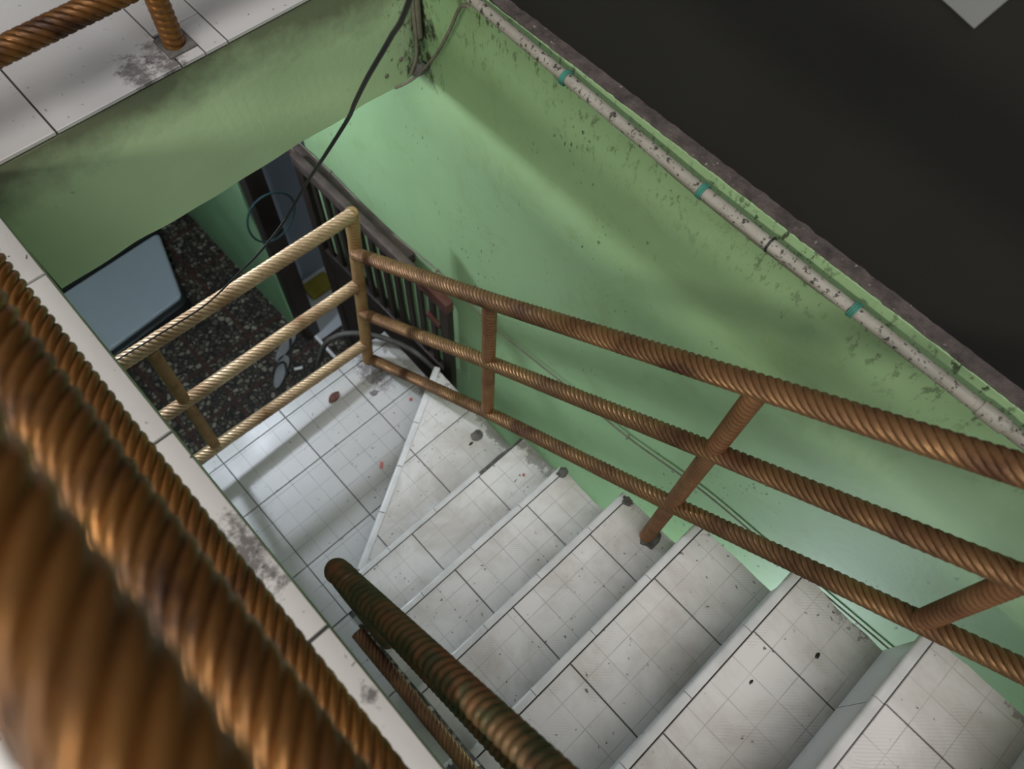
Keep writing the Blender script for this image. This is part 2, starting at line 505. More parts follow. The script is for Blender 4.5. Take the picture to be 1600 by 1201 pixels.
c = t.mix(t.math('MULTIPLY', gl, 0.85), c, (0.035, 0.014, 0.010))
t.bump(chip, 0.2, 0.002)
M['terrazzo'] = t.out(c, 0.6, 0, 0.25)

def bronze(name, gold, rust, rust_amt, olive=None, metal=0.75, rough=0.40):
    t = NT(name); co = t.coord('World')
    n1 = t.ramp(t.noise(co, 7, 6, 0.65, 0.3), [(0.42 - rust_amt * 0.3, 0.0), (0.78 - rust_amt * 0.3, 1.0)])
    n2 = t.ramp(t.noise(co, 70, 4, 0.6), [(0.52, 0.0), (0.72, 1.0)])
    k = t.math('MAXIMUM', n1, t.math('MULTIPLY', n2, 0.55))
    c = t.mix(k, gold, rust)
    if olive:
        c = t.mix(t.ramp(t.noise(co, 22, 4, 0.6), [(0.45, 0.0), (0.6, 1.0)]), c, olive)
    m = t.math('MULTIPLY', t.math('SUBTRACT', 1.0, t.math('MULTIPLY', k, 0.75)), metal)
    r = t.math('ADD', t.math('MULTIPLY', k, 0.25), rough)
    t.bump(t.noise(co, 160, 3), 0.12, 0.001)
    return t.out(c, r, m, 0.4)

M['bronze_fore'] = bronze('bronze_painted_steel', (0.43, 0.195, 0.052), (0.030, 0.011, 0.006), 0.46, metal=0.92, rough=0.21)
M['bronze_land'] = bronze('lamp_lit_gold_painted_steel', (0.60, 0.45, 0.29), (0.22, 0.12, 0.055), 0.24, rough=0.34)  # paler gold: lamp light on the landing rails put into the colour
M['bronze_right'] = bronze('copper_painted_steel', (0.38, 0.215, 0.10), (0.085, 0.036, 0.016), 0.46, metal=0.85, rough=0.33)
M['bronze_post'] = bronze('rusty_brown_painted_steel', (0.36, 0.19, 0.085), (0.16, 0.066, 0.030), 0.55, metal=0.6, rough=0.42)
M['bronze_gold_post'] = bronze('dull_gold_painted_steel', (0.42, 0.27, 0.12), (0.20, 0.10, 0.04), 0.35, metal=0.6, rough=0.42)
M['bronze_olive'] = bronze('dark_olive_painted_steel', (0.12, 0.085, 0.038), (0.17, 0.06, 0.025), 0.3, (0.062, 0.058, 0.026), 0.4, 0.42)

# ------------------------------------------------------------------ levels measured from the photograph
H = 1.834            # upper floor
RS = 0.2037          # riser
GZ = -1.10           # ground floor
XL = -0.030          # edge of the upper floor at the left of the stairwell
YB = 1.364           # face of the beam
XW = 1.021           # green wall
YF = [0.707, 0.480, 0.258, 0.047, -0.183, -0.413, -0.645, -0.875]      # nosings of the straight flight
XR = [0.835, 0.790, 0.803, 0.814, 0.816, 0.816, 0.816, 0.816]          # right ends of the treads
XS = 0.018           # left ends of the treads

# ------------------------------------------------------------------ structure
def struct(o):
    o['kind'] = 'structure'; return o

# ground floor
struct(box('floor_ground_strip', (0.842, 0.86, -2.6, 2.05, GZ - 0.1, GZ), M['terrazzo']))
struct(box('floor_ground', (-2.4, 0.842, -2.6, 4.4, GZ - 0.1, GZ), M['terrazzo']))
struct(box('floor_porch', (0.86, 2.0, 2.36, 4.4, GZ - 0.1, GZ + 0.001), M['pale_floor']))
struct(box('floor_ground_side', (0.86, 2.0, -2.6, 2.36, GZ - 0.1, GZ), M['terrazzo']))
struct(box('trim_1', (0.842, 0.86, 2.05, 2.40, GZ - 0.1, GZ + 0.012), M['white_stick'], bevel=0.003))
# walls of the stairwell
wr = struct(box('wall_right', (XW, 1.0525, -2.6, 2.20, GZ, H - 0.004), M['paint']))
struct(box('wall_ground_right', (0.793, 0.875, 2.50, 4.4, GZ, 1.70), M['wall_far']))
struct(box('wall_porch', (0.875, 2.0, 2.77, 2.87, GZ, 1.70), M['blue_wall']))
struct(box('wall_ground_far', (-2.4, 2.0, 4.4, 4.5, GZ, 1.70), M['wall_far']))
struct(box('wall_ground_left', (-2.5, -2.4, -2.6, 4.5, GZ, 1.70), M['wall_far']))
struct(box('wall_ground_near', (-2.5, 2.0, -2.7, -2.6, GZ, 1.70), M['wall_far']))
# slabs of the upper floor
struct(box('ceiling_left', (-2.5, XL - 0.002, -2.7, 4.5, 1.70, H - 0.0125), M['white_paint']))
struct(box('ceiling_far', (XL - 0.002, 1.45, YB + 0.19, 4.5, 1.70, H - 0.0125), M['white_paint']))
struct(box('ceiling_porch', (1.0665, 1.20, -2.7, YB + 0.19, 1.70, H - 0.0125), M['white_paint']))
struct(box('ceiling_near', (XL - 0.002, 1.0205, -2.7, -1.10, 1.70, H - 0.0125), M['white_paint']))

# beam over the far side of the stairwell: face slightly uneven
def beam():
    nx = 44; v = []; f = []
    x0, x1 = XL - 0.001, XW - 0.0005
    prof = [(YB, H - 0.013), (YB, H - 0.12), (YB, 1.55), (YB + 0.002, 1.468), (YB + 0.19, 1.468), (YB + 0.19, H - 0.013)]
    for i in range(nx + 1):
        x = x0 + (x1 - x0) * i / nx
        for j, (y, z) in enumerate(prof):
            dz = 0.006 * noise.noise(Vector((x * 9, j, 3))) if 2 < j < 5 else 0
            dy = 0.004 * noise.noise(Vector((x * 5, z * 5, 1))) if j < 4 else 0
            v.append((x, y + dy, z + dz))
    n = len(prof)
    for i in range(nx):
        for j in range(n):
            k = (j + 1) % n
            f.append((i * n + j, (i + 1) * n + j, (i + 1) * n + k, i * n + k))
    f.append(tuple(range(n - 1, -1, -1))); f.append(tuple(nx * n + j for j in range(n)))
    o = mesh('wall_beam', v, f, M['beam'])
    fix_normals(o)
    return struct(o)
beam()
struct(box('trim_2', (XL - 0.15, XL - 0.0005, -1.10, YB, 1.64, H - 0.013), M['beam']))
# charcoal wall that stands on the green wall, with its dusty ledge
def ragged_ledge():
    n = 600; v = []; f = []
    for i in range(n + 1):
        y = -2.6 + 5.0 * i / n
        a = 0.002 * noise.noise(Vector((y * 26, 0, 0))) + 0.003 * noise.noise(Vector((y * 70, 4, 0)))
        h = 0.004 * noise.noise(Vector((y * 40, 9, 0)))
        v += [(XW + 0.002 + a, y, H - 0.006), (XW + 0.006 + a, y, H + 0.004 + h), (1.0525, y, H + 0.004 + h), (1.0525, y, H - 0.006)]
    for i in range(n):
        for j in range(4):
            k = (j + 1) % 4
            f.append((i * 4 + j, (i + 1) * 4 + j, (i + 1) * 4 + k, i * 4 + k))
    f.append((3, 2, 1, 0)); f.append(tuple(n * 4 + j for j in range(4)))
    return struct(fix_normals(mesh('trim_3', v, f, M['ledge'])))
ragged_ledge()
struct(box('wall_right_upper', (1.053, 1.20, -2.7, 4.5, H - 0.003, H + 3.0), M['black_wall']))

# left wall of the upper room with the window the daylight comes through
M['room_wall'] = M['white_paint']
struct(box('wall_left_upper', (-2.5, -2.35, -2.7, 4.5, H - 0.003, 2.58), M['room_wall']))
struct(box('wall_left_over_window', (-2.5, -2.35, -2.7, 4.5, 3.12, 4.3), M['room_wall']))
struct(box('wall_left_beside_window', (-2.5, -2.35, -2.7, -0.58, 2.58, 3.12), M['room_wall']))
struct(box('wall_left_past_window', (-2.5, -2.35, 1.18, 4.5, 2.58, 3.12), M['room_wall']))
wf = empty('window_1', (-2.42, 0.30, 2.58)); wf['kind'] = 'structure'
for b_ in ((-2.45, -2.38, -0.58, -0.54, 2.58, 3.12), (-2.45, -2.38, 1.14, 1.18, 2.58, 3.12), (-2.45, -2.38, 0.28, 0.32, 2.58, 3.12), (-2.45, -2.38, -0.54, 1.14, 2.58, 2.62), (-2.45, -2.38, -0.54, 1.14, 3.08, 3.12)):
    box('window_frame', b_, M['wood_brown'], wf)

# upper floor tiles: each a piece of its own
fl = struct(box('floor_upper', (-2.5, XL, -2.7, 4.5, H - 0.0124, H - 0.006), M['grout']))
ys = [1.876, 1.479, 1.082, 0.686, 0.285, -0.112, -0.51, -0.91]
def tilebox(name, x0, x1, y0, y1, z1, mat, parent, gap=0.0012, th=0.008, origin=None):
    p = [(x0 + gap, y0 + gap), (x1 - gap, y0 + gap), (x1 - gap, y1 - gap), (x0 + gap, y1 - gap)]
    return prism(name, p, z1 - th, z1, mat, parent, origin or (x0, y0), 0.0012)
for i in range(len(ys) - 1):
    for x1, x0 in ((XL + 0.004, -0.42), (-0.42, -0.82)):
        tilebox('floor_tile', x0, x1, ys[i + 1], ys[i], H + random.uniform(-.0006, .0006), M['edge_tile'], fl, 0.003)
ff = struct(box('floor_upper_far', (XL, 1.052, YB + 0.003, 4.5, H - 0.0124, H - 0.006), M['grout']))
xs = [XL + 0.005, 0.144, 0.527, 0.92, 1.051]
for j, (y0, y1) in enumerate(((YB - 0.004, 1.80), (1.80, 2.20))):
    for i in range(len(xs) - 1):
        if i == 1 and j == 0:
            # this one is cut round the foot of the post
            tilebox('floor_tile', xs[1], 0.418, y0, y1, H, M['floor_tile'], ff, 0.002)
            tilebox('floor_tile', 0.418, 0.474, y0, 1.40, H, M['floor_tile'], ff, 0.0015)
            tilebox('floor_tile', 0.474, xs[2], y0, 1.47, H, M['floor_tile'], ff, 0.0012)
            tilebox('floor_tile', 0.418, xs[2], 1.47, y1, H, M['floor_tile'], ff, 0.0008)
        else:
            tilebox('floor_tile', xs[i], xs[i + 1], y0, y1, H, M['floor_tile'], ff, 0.002)

# ------------------------------------------------------------------ staircase
stair = empty('staircase', (0.42, 0.70, 0.0))
tag(stair, 'white tiled staircase with a winder step and landing, descending into the green stairwell', 'staircase')
TH = 0.009
def grid_tiles(conv, gx, gy, z, mat, parent, gap=0.0017, jag=None):
    for i in range(len(gx) - 1):
        for j in range(len(gy) - 1):
            p = clip_rect_convex((gx[i] + gap, gx[i + 1] - gap, gy[j] + gap, gy[j + 1] - gap), conv)
            if len(p) >= 3 and abs(area(p)) > 0.0004:
                prism('tile', p, z - TH, z + random.uniform(-.0004, .0004), mat, parent, (gx[i], gy[j]))

def slab_part(name, conv, z0, z1, mat, parent):
    return prism(name, conv, z0, z1, mat, parent, None, 0.0)

# landing
landing_poly = [(-0.62, 1.575), (0.862, 1.575), (0.853, 1.20), (0.05, 0.725), (-0.62, 0.725)]
ld = slab_part('landing', [(-0.62, 1.572), (0.859, 1.572), (0.850, 0.70), (0.05, 0.70), (-0.62, 0.70)], -0.16, -0.007, M['grout'], stair)
grid_tiles(landing_poly, [-0.62, -0.30, 0.0, 0.30, 0.60, 0.90], [0.647, 0.967, 1.286, 1.524, 1.60], 0.0, M['landing_tile'], ld)
ls = slab_part('side_strip', [(-0.62, 0.70), (0.004, 0.70), (0.004, 0.10), (-0.62, 0.10)], -0.16, -0.007, M['grout'], stair)
grid_tiles([(-0.62, 0.722), (0.006, 0.722), (0.006, 0.10), (-0.62, 0.10)], [-0.62, -0.30, 0.006], [0.10, 0.40, 0.722], 0.0, M['landing_tile'], ls)
# winder
wp_ = [(0.05, 0.735), (0.852, 1.208), (0.838, 0.680), (0.0, 0.680)]
wd = slab_part('winder_step', [(0.06, 0.722), (0.842, 1.185), (0.832, 0.66), (0.05, 0.66)], 0.0, RS - 0.007, M['grout'], stair)
grid_tiles([(0.075, 0.727), (0.850, 1.184), (0.838, 0.680), (0.02, 0.680)], [-0.05, 0.25, 0.55, 0.90], [0.66, 0.97, 1.30], RS, M['tread_tile'], wd)

def nosing(name, a, b, z, w, parent, out, mat=None):
    """rounded edge strip from a to b (xy); 'out' = unit xy vector pointing out over the lower step"""
    a = Vector((a[0], a[1], 0)); b = Vector((b[0], b[1], 0)); o = Vector((out[0], out[1], 0))
    prof = [(-w, 0.0), (-0.004, 0.0)]
    r = 0.010
    for k in range(1, 7):
        an = math.pi / 2 - k * math.pi / 7
        prof.append((-0.004 + r * math.cos(an) * 0.9, -r + r * math.sin(an)))
    prof += [(-0.004, -2 * r), (-w, -2 * r)]
    n = len(prof)
    v = []; f = []
    for p in (a, b):
        for d, h in prof:
            q = p + o * d
            v.append((q.x - a.x, q.y - a.y, h + 2 * r))
    for j in range(n):
        k = (j + 1) % n
        f.append((j, k, n + k, n + j))
    f.append(tuple(range(n - 1, -1, -1))); f.append(tuple(n + j for j in range(n)))
    ob = mesh(name, v, f, mat or M['nosing'], parent, True, loc=Vector((a.x, a.y, z - 2 * r)) - relto(parent))
    fix_normals(ob); mark_sharp(ob, 40)
    return ob

# slanting nosing of the winder
da = Vector((0.122, 0.772)); db = Vector((0.851, 1.207)); dn = (db - da).normalized(); dout = (-dn.y, dn.x)
cuts = [0.0, 0.26, 0.48, 0.70, 0.86, 1.0]
for i in range(5):
    p, q = da.lerp(db, cuts[i] + 0.002), da.lerp(db, cuts[i + 1] - 0.002)
    nosing('nosing', p, q, RS + 0.002, 0.022, wd, dout)

def jagged_tread(x0, x1, y0, y1, amp, seed):
    """outline of the last tile of a tread, its free edge broken and uneven"""
    rnd = random.Random(seed)
    pts = [(x0, y0)]
    k = 7
    for i in range(k + 1):
        y = y0 + (y1 - y0) * i / k
        pts.append((x1 + rnd.uniform(-amp, amp * 0.3), y))
    pts.append((x0, y1))
    return pts

for k in range(8):
    z = RS * (k + 2); yf = YF[k]; yn = YF[k + 1] if k < 7 else -1.10; xr = XR[k]
    st = box('step', (XS + 0.004, xr - 0.004, yn - 0.05, yf - 0.010, z - (0.26 if k else 0.20), z - 0.007), M['grout'], stair)
    nw = 0.017
    off = [0.03, 0.0, 0.05, 0.01, 0.026, 0.036, 0.0, 0.02][k]
    # nosing pieces, 20 cm long
    xa = XS; first = True
    edges = [XS] + [x for x in [off + 0.2 * i for i in range(0, 6)] if XS + 0.03 < x < xr - 0.02] + [xr]
    for i in range(len(edges) - 1):
        if k == 0:
            if edges[i] > 0.55: continue
        nosing('nosing', (edges[i] + 0.0008, yf), (edges[i + 1] - 0.0008, yf), z + 0.001, nw, st, (0, 1))
    seams = [XS] + [s for s in ([0.02 + 0.30 * i + [0.0, 0.0, 0.02, 0.0, 0.012, 0.02, 0, 0][k] for i in range(1, 3)])] + [xr]
    y0, y1 = yn - 0.035, yf - nw - 0.0032
    for i in range(len(seams) - 1):
        g = 0.0015
        if i == len(seams) - 2:
            p = jagged_tread(seams[i] + g, seams[i + 1], y0, y1, 0.0035 if k not in (1, 4) else 0.008, k)
        else:
            p = [(seams[i] + g, y0), (seams[i + 1] - g, y0), (seams[i + 1] - g, y1), (seams[i] + g, y1)]
        prism('tile', p, z - TH, z, M['tread_tile'], st, (seams[i], y1 - 0.20), 0.0012)
    for i in range(len(seams) - 1):
        prism('riser_tile', [(seams[i] + 0.001, yf - 0.0115), (seams[i + 1] - 0.001 - (0.004 if i == 2 else 0), yf - 0.0115), (seams[i + 1] - 0.001 - (0.004 if i == 2 else 0), yf - 0.0095), (seams[i] + 0.001, yf - 0.0095)], z - RS + 0.001, z - 0.020, M['edge_tile'], st, None, 0.0)
    if k == 0:
        # the end of this nosing is gone: bare mortar
        pts = [(0.552, yf - nw), (0.552, yf - 0.004), (0.66, yf - 0.006), (0.73, yf - 0.004), (0.79, yf - 0.012), (xr - 0.004, yf - 0.008), (xr - 0.004, yf - nw)]
        prism('mortar_bed', pts, z - 0.012, z - 0.004, M['mortar'], st)

# sloping underside of the flight
sof = [(0.66, 0.02), (0.66, 0.14), (-1.06, 1.66), (-1.06, 1.42)]
sv = []
for x in (XS + 0.006, 0.812):
    sv += [(x, y, z) for y, z in sof]
so = mesh('soffit', [Vector(p) - stair.location for p in sv], [(0, 1, 2, 3), (7, 6, 5, 4), (0, 4, 5, 1), (1, 5, 6, 2), (2, 6, 7, 3), (3, 7, 4, 0)], M['concrete'], stair)
fix_normals(so)

def lump(name, loc, size, mat, parent=None, seed=0, sub=2):
    bm = bmesh.new(); bmesh.ops.create_icosphere(bm, subdivisions=sub, radius=1.0)
    for v in bm.verts:
        d = 1 + 0.55 * noise.noise(v.co * 1.7 + Vector((seed * 3.1, 0, 0))) + 0.25 * noise.noise(v.co * 4 + Vector((0, seed, 0)))
        v.co = Vector((v.co.x * size[0] * d, v.co.y * size[1] * d, max(-0.3, v.co.z) * size[2] * d))
    me = bpy.data.meshes.new(name); bm.to_mesh(me); bm.free(); me.materials.append(mat)
    o = bpy.data.objects.new(name, me); C.objects.link(o)
    if parent: o.parent = parent
    o.location = Vector(loc) - (relto(parent) if parent else Vector())
    return o
steps = [o for o in stair.children if o.name.startswith('step')]
lump('mortar_lump', (0.778, 0.462, RS * 3 + 0.001), (0.022, 0.016, 0.012), M['mortar'], steps[1], 1)
lump('mortar_lump', (0.790, 0.235, RS * 4 + 0.001), (0.016, 0.018, 0.006), M['mortar'], steps[2], 2)
lump('mortar_lump', (0.765, 0.115, RS * 4 + 0.001), (0.040, 0.026, 0.007), M['mortar'], steps[2], 3)
# chip in the winder that shows the bed
cp = [(0.775 + 0.026 * (1 + 0.18 * noise.noise(Vector((a * 3, 2.2, 0)))) * math.cos(a), 0.872 + 0.021 * (1 + 0.25 * noise.noise(Vector((a * 4, 7.7, 0)))) * math.sin(a)) for a in [i * math.pi / 9 for i in range(18)]]
prism('chipped_patch', cp, RS - 0.004, RS + 0.0008, M['mortar'], wd, None, 0.0003)

# ------------------------------------------------------------------ railings
# 1. upper floor, left: runs beside the camera
r1 = empty('railing', (-0.076, 0.30, H)); tag(r1, 'twisted bronze railing in the blurred left foreground, on the white floor edge', 'railing', 'twisted steel railings of the stairwell')
for nm, z, x, rr_ in (('top_rail', 2.700, -0.077, 0.028), ('middle_rail', 2.402, -0.080, 0.0315), ('bottom_rail', 1.990, -0.080, 0.028)):
    twisted(nm, [(x, -1.05, z), (x, 1.395, z)], M['bronze_fore'], r1, R=rr_, starts=8, lead=0.165, groove=0.0050)
for y in (1.41, -0.45, -1.03):
    ribbed('post', [(-0.078, y, H), (-0.078, y, 2.69)], M['bronze_fore'], r1)
# 2. upper floor, far
r2 = empty('railing', (0.44, 1.41, H)); tag(r2, 'twisted bronze railing standing on the white tiles at the top left corner', 'railing', 'twisted steel railings of the stairwell')
for nm, z in (('top_rail', 2.700), ('middle_rail', 2.402), ('bottom_rail', 1.985)):
    twisted(nm, [(-0.040, 1.41, z), (1.045, 1.41, z)], M['bronze_fore'], r2)
for x in (0.440, 1.03):
    ribbed('post', [(x, 1.418, H), (x, 1.412, 2.69)], M['bronze_fore'], r2)
    if x < 1:
        box('foot_plate', (x - 0.030, x + 0.032, 1.385, 1.452, H - 0.002, H + 0.004), M['mortar'], r2)
# 3. landing, front
r3 = empty('railing', (0.38, 1.507, 0.0)); tag(r3, 'gold twisted railing, tinted as lamp-lit, along the front of the landing', 'railing', 'twisted steel railings of the stairwell')
twisted('top_rail', [(-0.60, 1.507, 0.940), (0.795, 1.507, 0.915)], M['bronze_land'], r3, R=0.025)
twisted('middle_rail', [(-0.60, 1.507, 0.575), (0.745, 1.507, 0.548)], M['bronze_land'], r3)
twisted('bottom_rail', [(-0.60, 1.507, 0.215), (0.715, 1.507, 0.142)], M['bronze_land'], r3)
ribbed('post', [(0.018, 1.509, 0.19), (0.042, 1.509, 0.905)], M['bronze_gold_post'], r3, R=0.021)
# 4. right side of the flight, with the corner post
r4 = empty('railing', (0.755, 0.60, 0.4)); tag(r4, 'long rusty copper railing climbing the right edge of the stairs before the green wall', 'railing', 'twisted steel railings of the stairwell')
ribbed('post', [(0.718, 1.507, 0.0), (0.795, 1.507, 0.93)], M['bronze_gold_post'], r4, R=0.024)
twisted('top_rail', [(0.768, 1.490, 0.742), (0.755, 0.798, 1.265), (0.755, 0.112, 1.792), (0.755, -1.0, 2.646)], M['bronze_right'], r4)
twisted('middle_rail', [(0.742, 1.495, 0.372), (0.755, 0.791, 0.935), (0.755, 0.109, 1.492), (0.755, -0.98, 2.36)], M['bronze_right'], r4, R=0.0225)
twisted('bottom_rail', [(0.730, 1.490, 0.022), (0.755, 0.785, 0.582), (0.755, 0.118, 1.125), (0.755, -0.493, 1.655), (0.755, -0.95, 2.05)], M['bronze_right'], r4, R=0.0225)
ribbed('post', [(0.755, 0.795, 0.595), (0.755, 0.797, 1.255)], M['bronze_post'], r4, R=0.021)
ribbed('post', [(0.755, 0.126, RS * 4), (0.755, 0.112, 1.782)], M['bronze_post'], r4, R=0.021)
ribbed('post', [(0.755, -0.362, 1.545), (0.755, -0.345, 2.135)], M['bronze_post'], r4, R=0.021)
# 5. left side of the flight
r5 = empty('railing', (0.040, 0.435, RS * 3)); tag(r5, 'dark olive handrail on the left edge of the stairs, ending in a rounded bend', 'railing', 'twisted steel railings of the stairwell')
bend = [(0.040, 0.437, RS * 3)]
bend += [(0.037, 0.440, 1.42)]
for i in range(1, 8):
    a = i / 8 * math.radians(128)
    bend.append((0.037 + 0.0005 * i, 0.440 - 0.035 * (1 - math.cos(a)), 1.42 + 0.060 * math.sin(min(a, math.pi / 2)) + 0.002 * i))
hr = [(0.040, 0.392, 1.512), (0.068, -0.055, 1.905), (0.118, -0.90, 2.62)]
ribbed('post', bend[:2], M['bronze_olive'], r5, R=0.024, pitch=0.015)
ribbed('top_rail', resample([(0.036, 0.446, 1.462)] + [(0.036, 0.440, 1.486), (0.038, 0.425, 1.497)] + hr, 0.02), M['bronze_olive'], r5, R=0.025, pitch=0.0175, groove=0.0055)
ribbed('middle_rail', [(0.046, 0.430, 1.20), (0.060, -0.055, 1.60), (0.085, -0.90, 2.31)], M['bronze_olive'], r5, R=0.024, pitch=0.0165)
# 6. cut rail of the lower flight
r6 = empty('handrail', (-0.011, 0.3, 0.20)); tag(r6, 'short sawn-off rail lying low in the gap beside the left ends of the steps', 'handrail')
twisted('rail', [(-0.011, 0.605, 0.20), (-0.008, -0.60, 0.20)], M['bronze_post'], r6)
ribbed('post', [(-0.009, -0.30, GZ), (-0.009, -0.30, 0.185)], M['bronze_post'], r6)
ribbed('post', [(-0.011, 0.25, 0.0), (-0.011, 0.25, 0.185)], M['bronze_post'], r6)

# ------------------------------------------------------------------ lamp of the ground floor (its own light stays here)
lamp = empty('pendant_lamp', (0.16, 2.28, 1.70)); tag(lamp, 'small bare white bulb hanging under the floor slab behind the beam', 'lamp')
def lathe(name, prof, mat, parent, loc, N=20):
    v = []; f = []
    for r, z in prof:
        for j in range(N):
            a = 2 * math.pi * j / N
            v.append((r * math.cos(a), r * math.sin(a), z))
    for i in range(len(prof) - 1):
        for j in range(N):
            k = (j + 1) % N
            f.append((i * N + j, i * N + k, (i + 1) * N + k, (i + 1) * N + j))
    f.append(tuple(range(N - 1, -1, -1))); f.append(tuple((len(prof) - 1) * N + j for j in range(N)))
    o = mesh(name, v, f, mat, parent, True, loc=Vector(loc) - (relto(parent) if parent else Vector()))
    fix_normals(o); mark_sharp(o, 50)
    return o
lathe('socket', [(0.035, 1.70), (0.035, 1.685), (0.02, 1.68), (0.02, 1.545), (0.017, 1.54)][::-1], M['white_stick'], lamp, (0.16, 2.28, 0))
t = NT('glowing_bulb'); t.b.inputs['Emission Color'].default_value = (0.86, 1.0, 0.94, 1); t.b.inputs['Emission Strength'].default_value = 25
bulb_mat = t.out((0.9, 0.9, 0.9), 0.3)
lathe('bulb', [(0.004, 1.464), (0.018, 1.468), (0.028, 1.482), (0.031, 1.50), (0.028, 1.518), (0.020, 1.532), (0.016, 1.54)], bulb_mat, lamp, (0.16, 2.28, 0))
pl = bpy.data.lights.new('bulb_light', 'POINT'); pl.energy = 118; pl.color = (0.80, 0.87, 1.0); pl.shadow_soft_size = 0.045
plo = bpy.data.objects.new('bulb_light', pl); C.objects.link(plo); plo.parent = lamp
plo.location = Vector((0.16, 2.28, 1.50)) - lamp.location
# a second bulb of the ground floor hangs from the underside of the flight
lamp2 = empty('pendant_lamp', (0.50, -0.50, 0.95)); tag(lamp2, 'small bare white bulb on a long cord under the upper steps of the staircase', 'lamp')
lathe('socket', [(0.03, 0.945), (0.03, 0.93), (0.004, 0.925), (0.004, -0.20), (0.018, -0.205), (0.016, -0.26)][::-1], M['white_stick'], lamp2, (0.50, -0.50, 0))
lathe('bulb', [(0.004, -0.336), (0.018, -0.332), (0.028, -0.318), (0.031, -0.30), (0.028, -0.282), (0.020, -0.268), (0.016, -0.26)], bulb_mat, lamp2, (0.50, -0.50, 0))
pl2 = bpy.data.lights.new('bulb_light', 'POINT'); pl2.energy = 62; pl2.color = (0.82, 0.94, 1.0); pl2.shadow_soft_size = 0.10
plo2 = bpy.data.objects.new('bulb_light', pl2); C.objects.link(plo2); plo2.parent = lamp2
plo2.location = Vector((0.50, -0.50, -0.30)) - lamp2.location

# ------------------------------------------------------------------ gate on the right wall
gate = empty('wooden_gate', (0.95, 1.7, GZ)); tag(gate, 'dark wooden gate with upright slats folded back against the green wall', 'gate')
GX0, GX1 = 0.935, 0.965
G0, G1, GT = 1.215, 2.17, 0.56
box('top_rail', (GX0 - 0.004, GX1, G0 + 0.16, G1, GT - 0.06, GT), M['wood_brown'], gate, 0.004)
box('rail_end', (GX0 - 0.006, GX1, G0 - 0.005, G0 + 0.16, GT - 0.062, GT + 0.002), M['wood_red'], gate, 0.004)
box('end_stile', (GX0, GX1, G0, G0 + 0.05, GZ + 0.03, GT - 0.06), M['wood_dark'], gate, 0.003)
box('end_stile', (GX0, GX1, G1 - 0.06, G1, GZ + 0.03, GT - 0.06), M['wood_dark'], gate, 0.003)
box('lock_rail', (GX0, GX1, G0 + 0.05, G1 - 0.06, -0.10, -0.02), M['wood_dark'], gate, 0.003)
box('panel', (GX0 + 0.01, GX1 - 0.008, G0 + 0.05, G1 - 0.06, GZ + 0.03, -0.10), M['wood_dark'], gate)
for i in range(11):
    y = G0 + 0.092 + i * 0.074
    box('slat', (GX0 + 0.008, GX0 + 0.020, y, y + 0.030, -0.02, GT - 0.06), M['wood_dark'], gate)
box('latch', (GX0 - 0.006, GX0 + 0.01, G0 + 0.05, G0 + 0.13, 0.33, 0.36), M['wood_red'], gate, 0.002)
track = box('gate_track', (0.968, XW, 1.50, 2.47, 0.45, 0.51), M['wood_brown'], None, 0.008)
tag(track, 'dusty brown wooden track fixed on the wall above the slatted gate', 'track')
post = box('door_post', (0.800, 0.892, 2.405, 2.495, GZ, 1.69), M['wood_dark'], None, 0.004)
tag(post, 'dark wooden door post standing at the end of the shaded green wall', 'post')
mat_ = box('folded_cloth', (0.99, 1.16, 2.60, 2.72, GZ + 0.002, GZ + 0.05), M['yellow_mat'], None, 0.012)
tag(mat_, 'mustard yellow folded cloth on the pale porch floor past the door post', 'cloth')

# ------------------------------------------------------------------ cabinet seen under the beam
def rounded(poly, r, seg=6):
    out = []
    n = len(poly)
    for i in range(n):
        a, b, c = Vector(poly[i - 1]), Vector(poly[i]), Vector(poly[(i + 1) % n])
        p = b + (a - b).normalized() * r; q = b + (c - b).normalized() * r
        for k in range(seg + 1):
            t_ = k / seg
            out.append(tuple(p * (1 - t_) ** 2 + b * 2 * t_ * (1 - t_) + q * t_ * t_))
    return out
ZC = -0.90
cab = empty('low_chest', (0.0, 3.2, GZ)); tag(cab, 'low black-sided chest with a pale blue-grey lid on the dark pebble floor', 'chest')
lid = [(-0.80, 2.905), (0.398, 3.003), (0.541, 3.478), (-0.80, 3.430)]
body = [(-0.82, 2.86), (0.405, 2.965), (0.548, 3.62), (-0.82, 3.60)]
prism('body', rounded(body, 0.05), GZ + 0.03, ZC - 0.012, M['black_plastic'], cab, None, 0.008)
prism('lid', rounded(lid, 0.035), ZC - 0.014, ZC + 0.012, M['panel_blue'], cab, None, 0.008)
prism('back_rim', [(-0.80, 3.437), (0.541, 3.485), (0.548, 3.61), (-0.80, 3.59)], ZC - 0.014, ZC + 0.02, M['black_plastic'], cab, None, 0.005)
for x, y in ((-0.72, 2.96), (0.33, 3.05), (0.44, 3.53), (-0.72, 3.50)):
    box('foot', (x - 0.03, x + 0.03, y - 0.03, y + 0.03, GZ, GZ + 0.03), M['black_plastic'], cab)

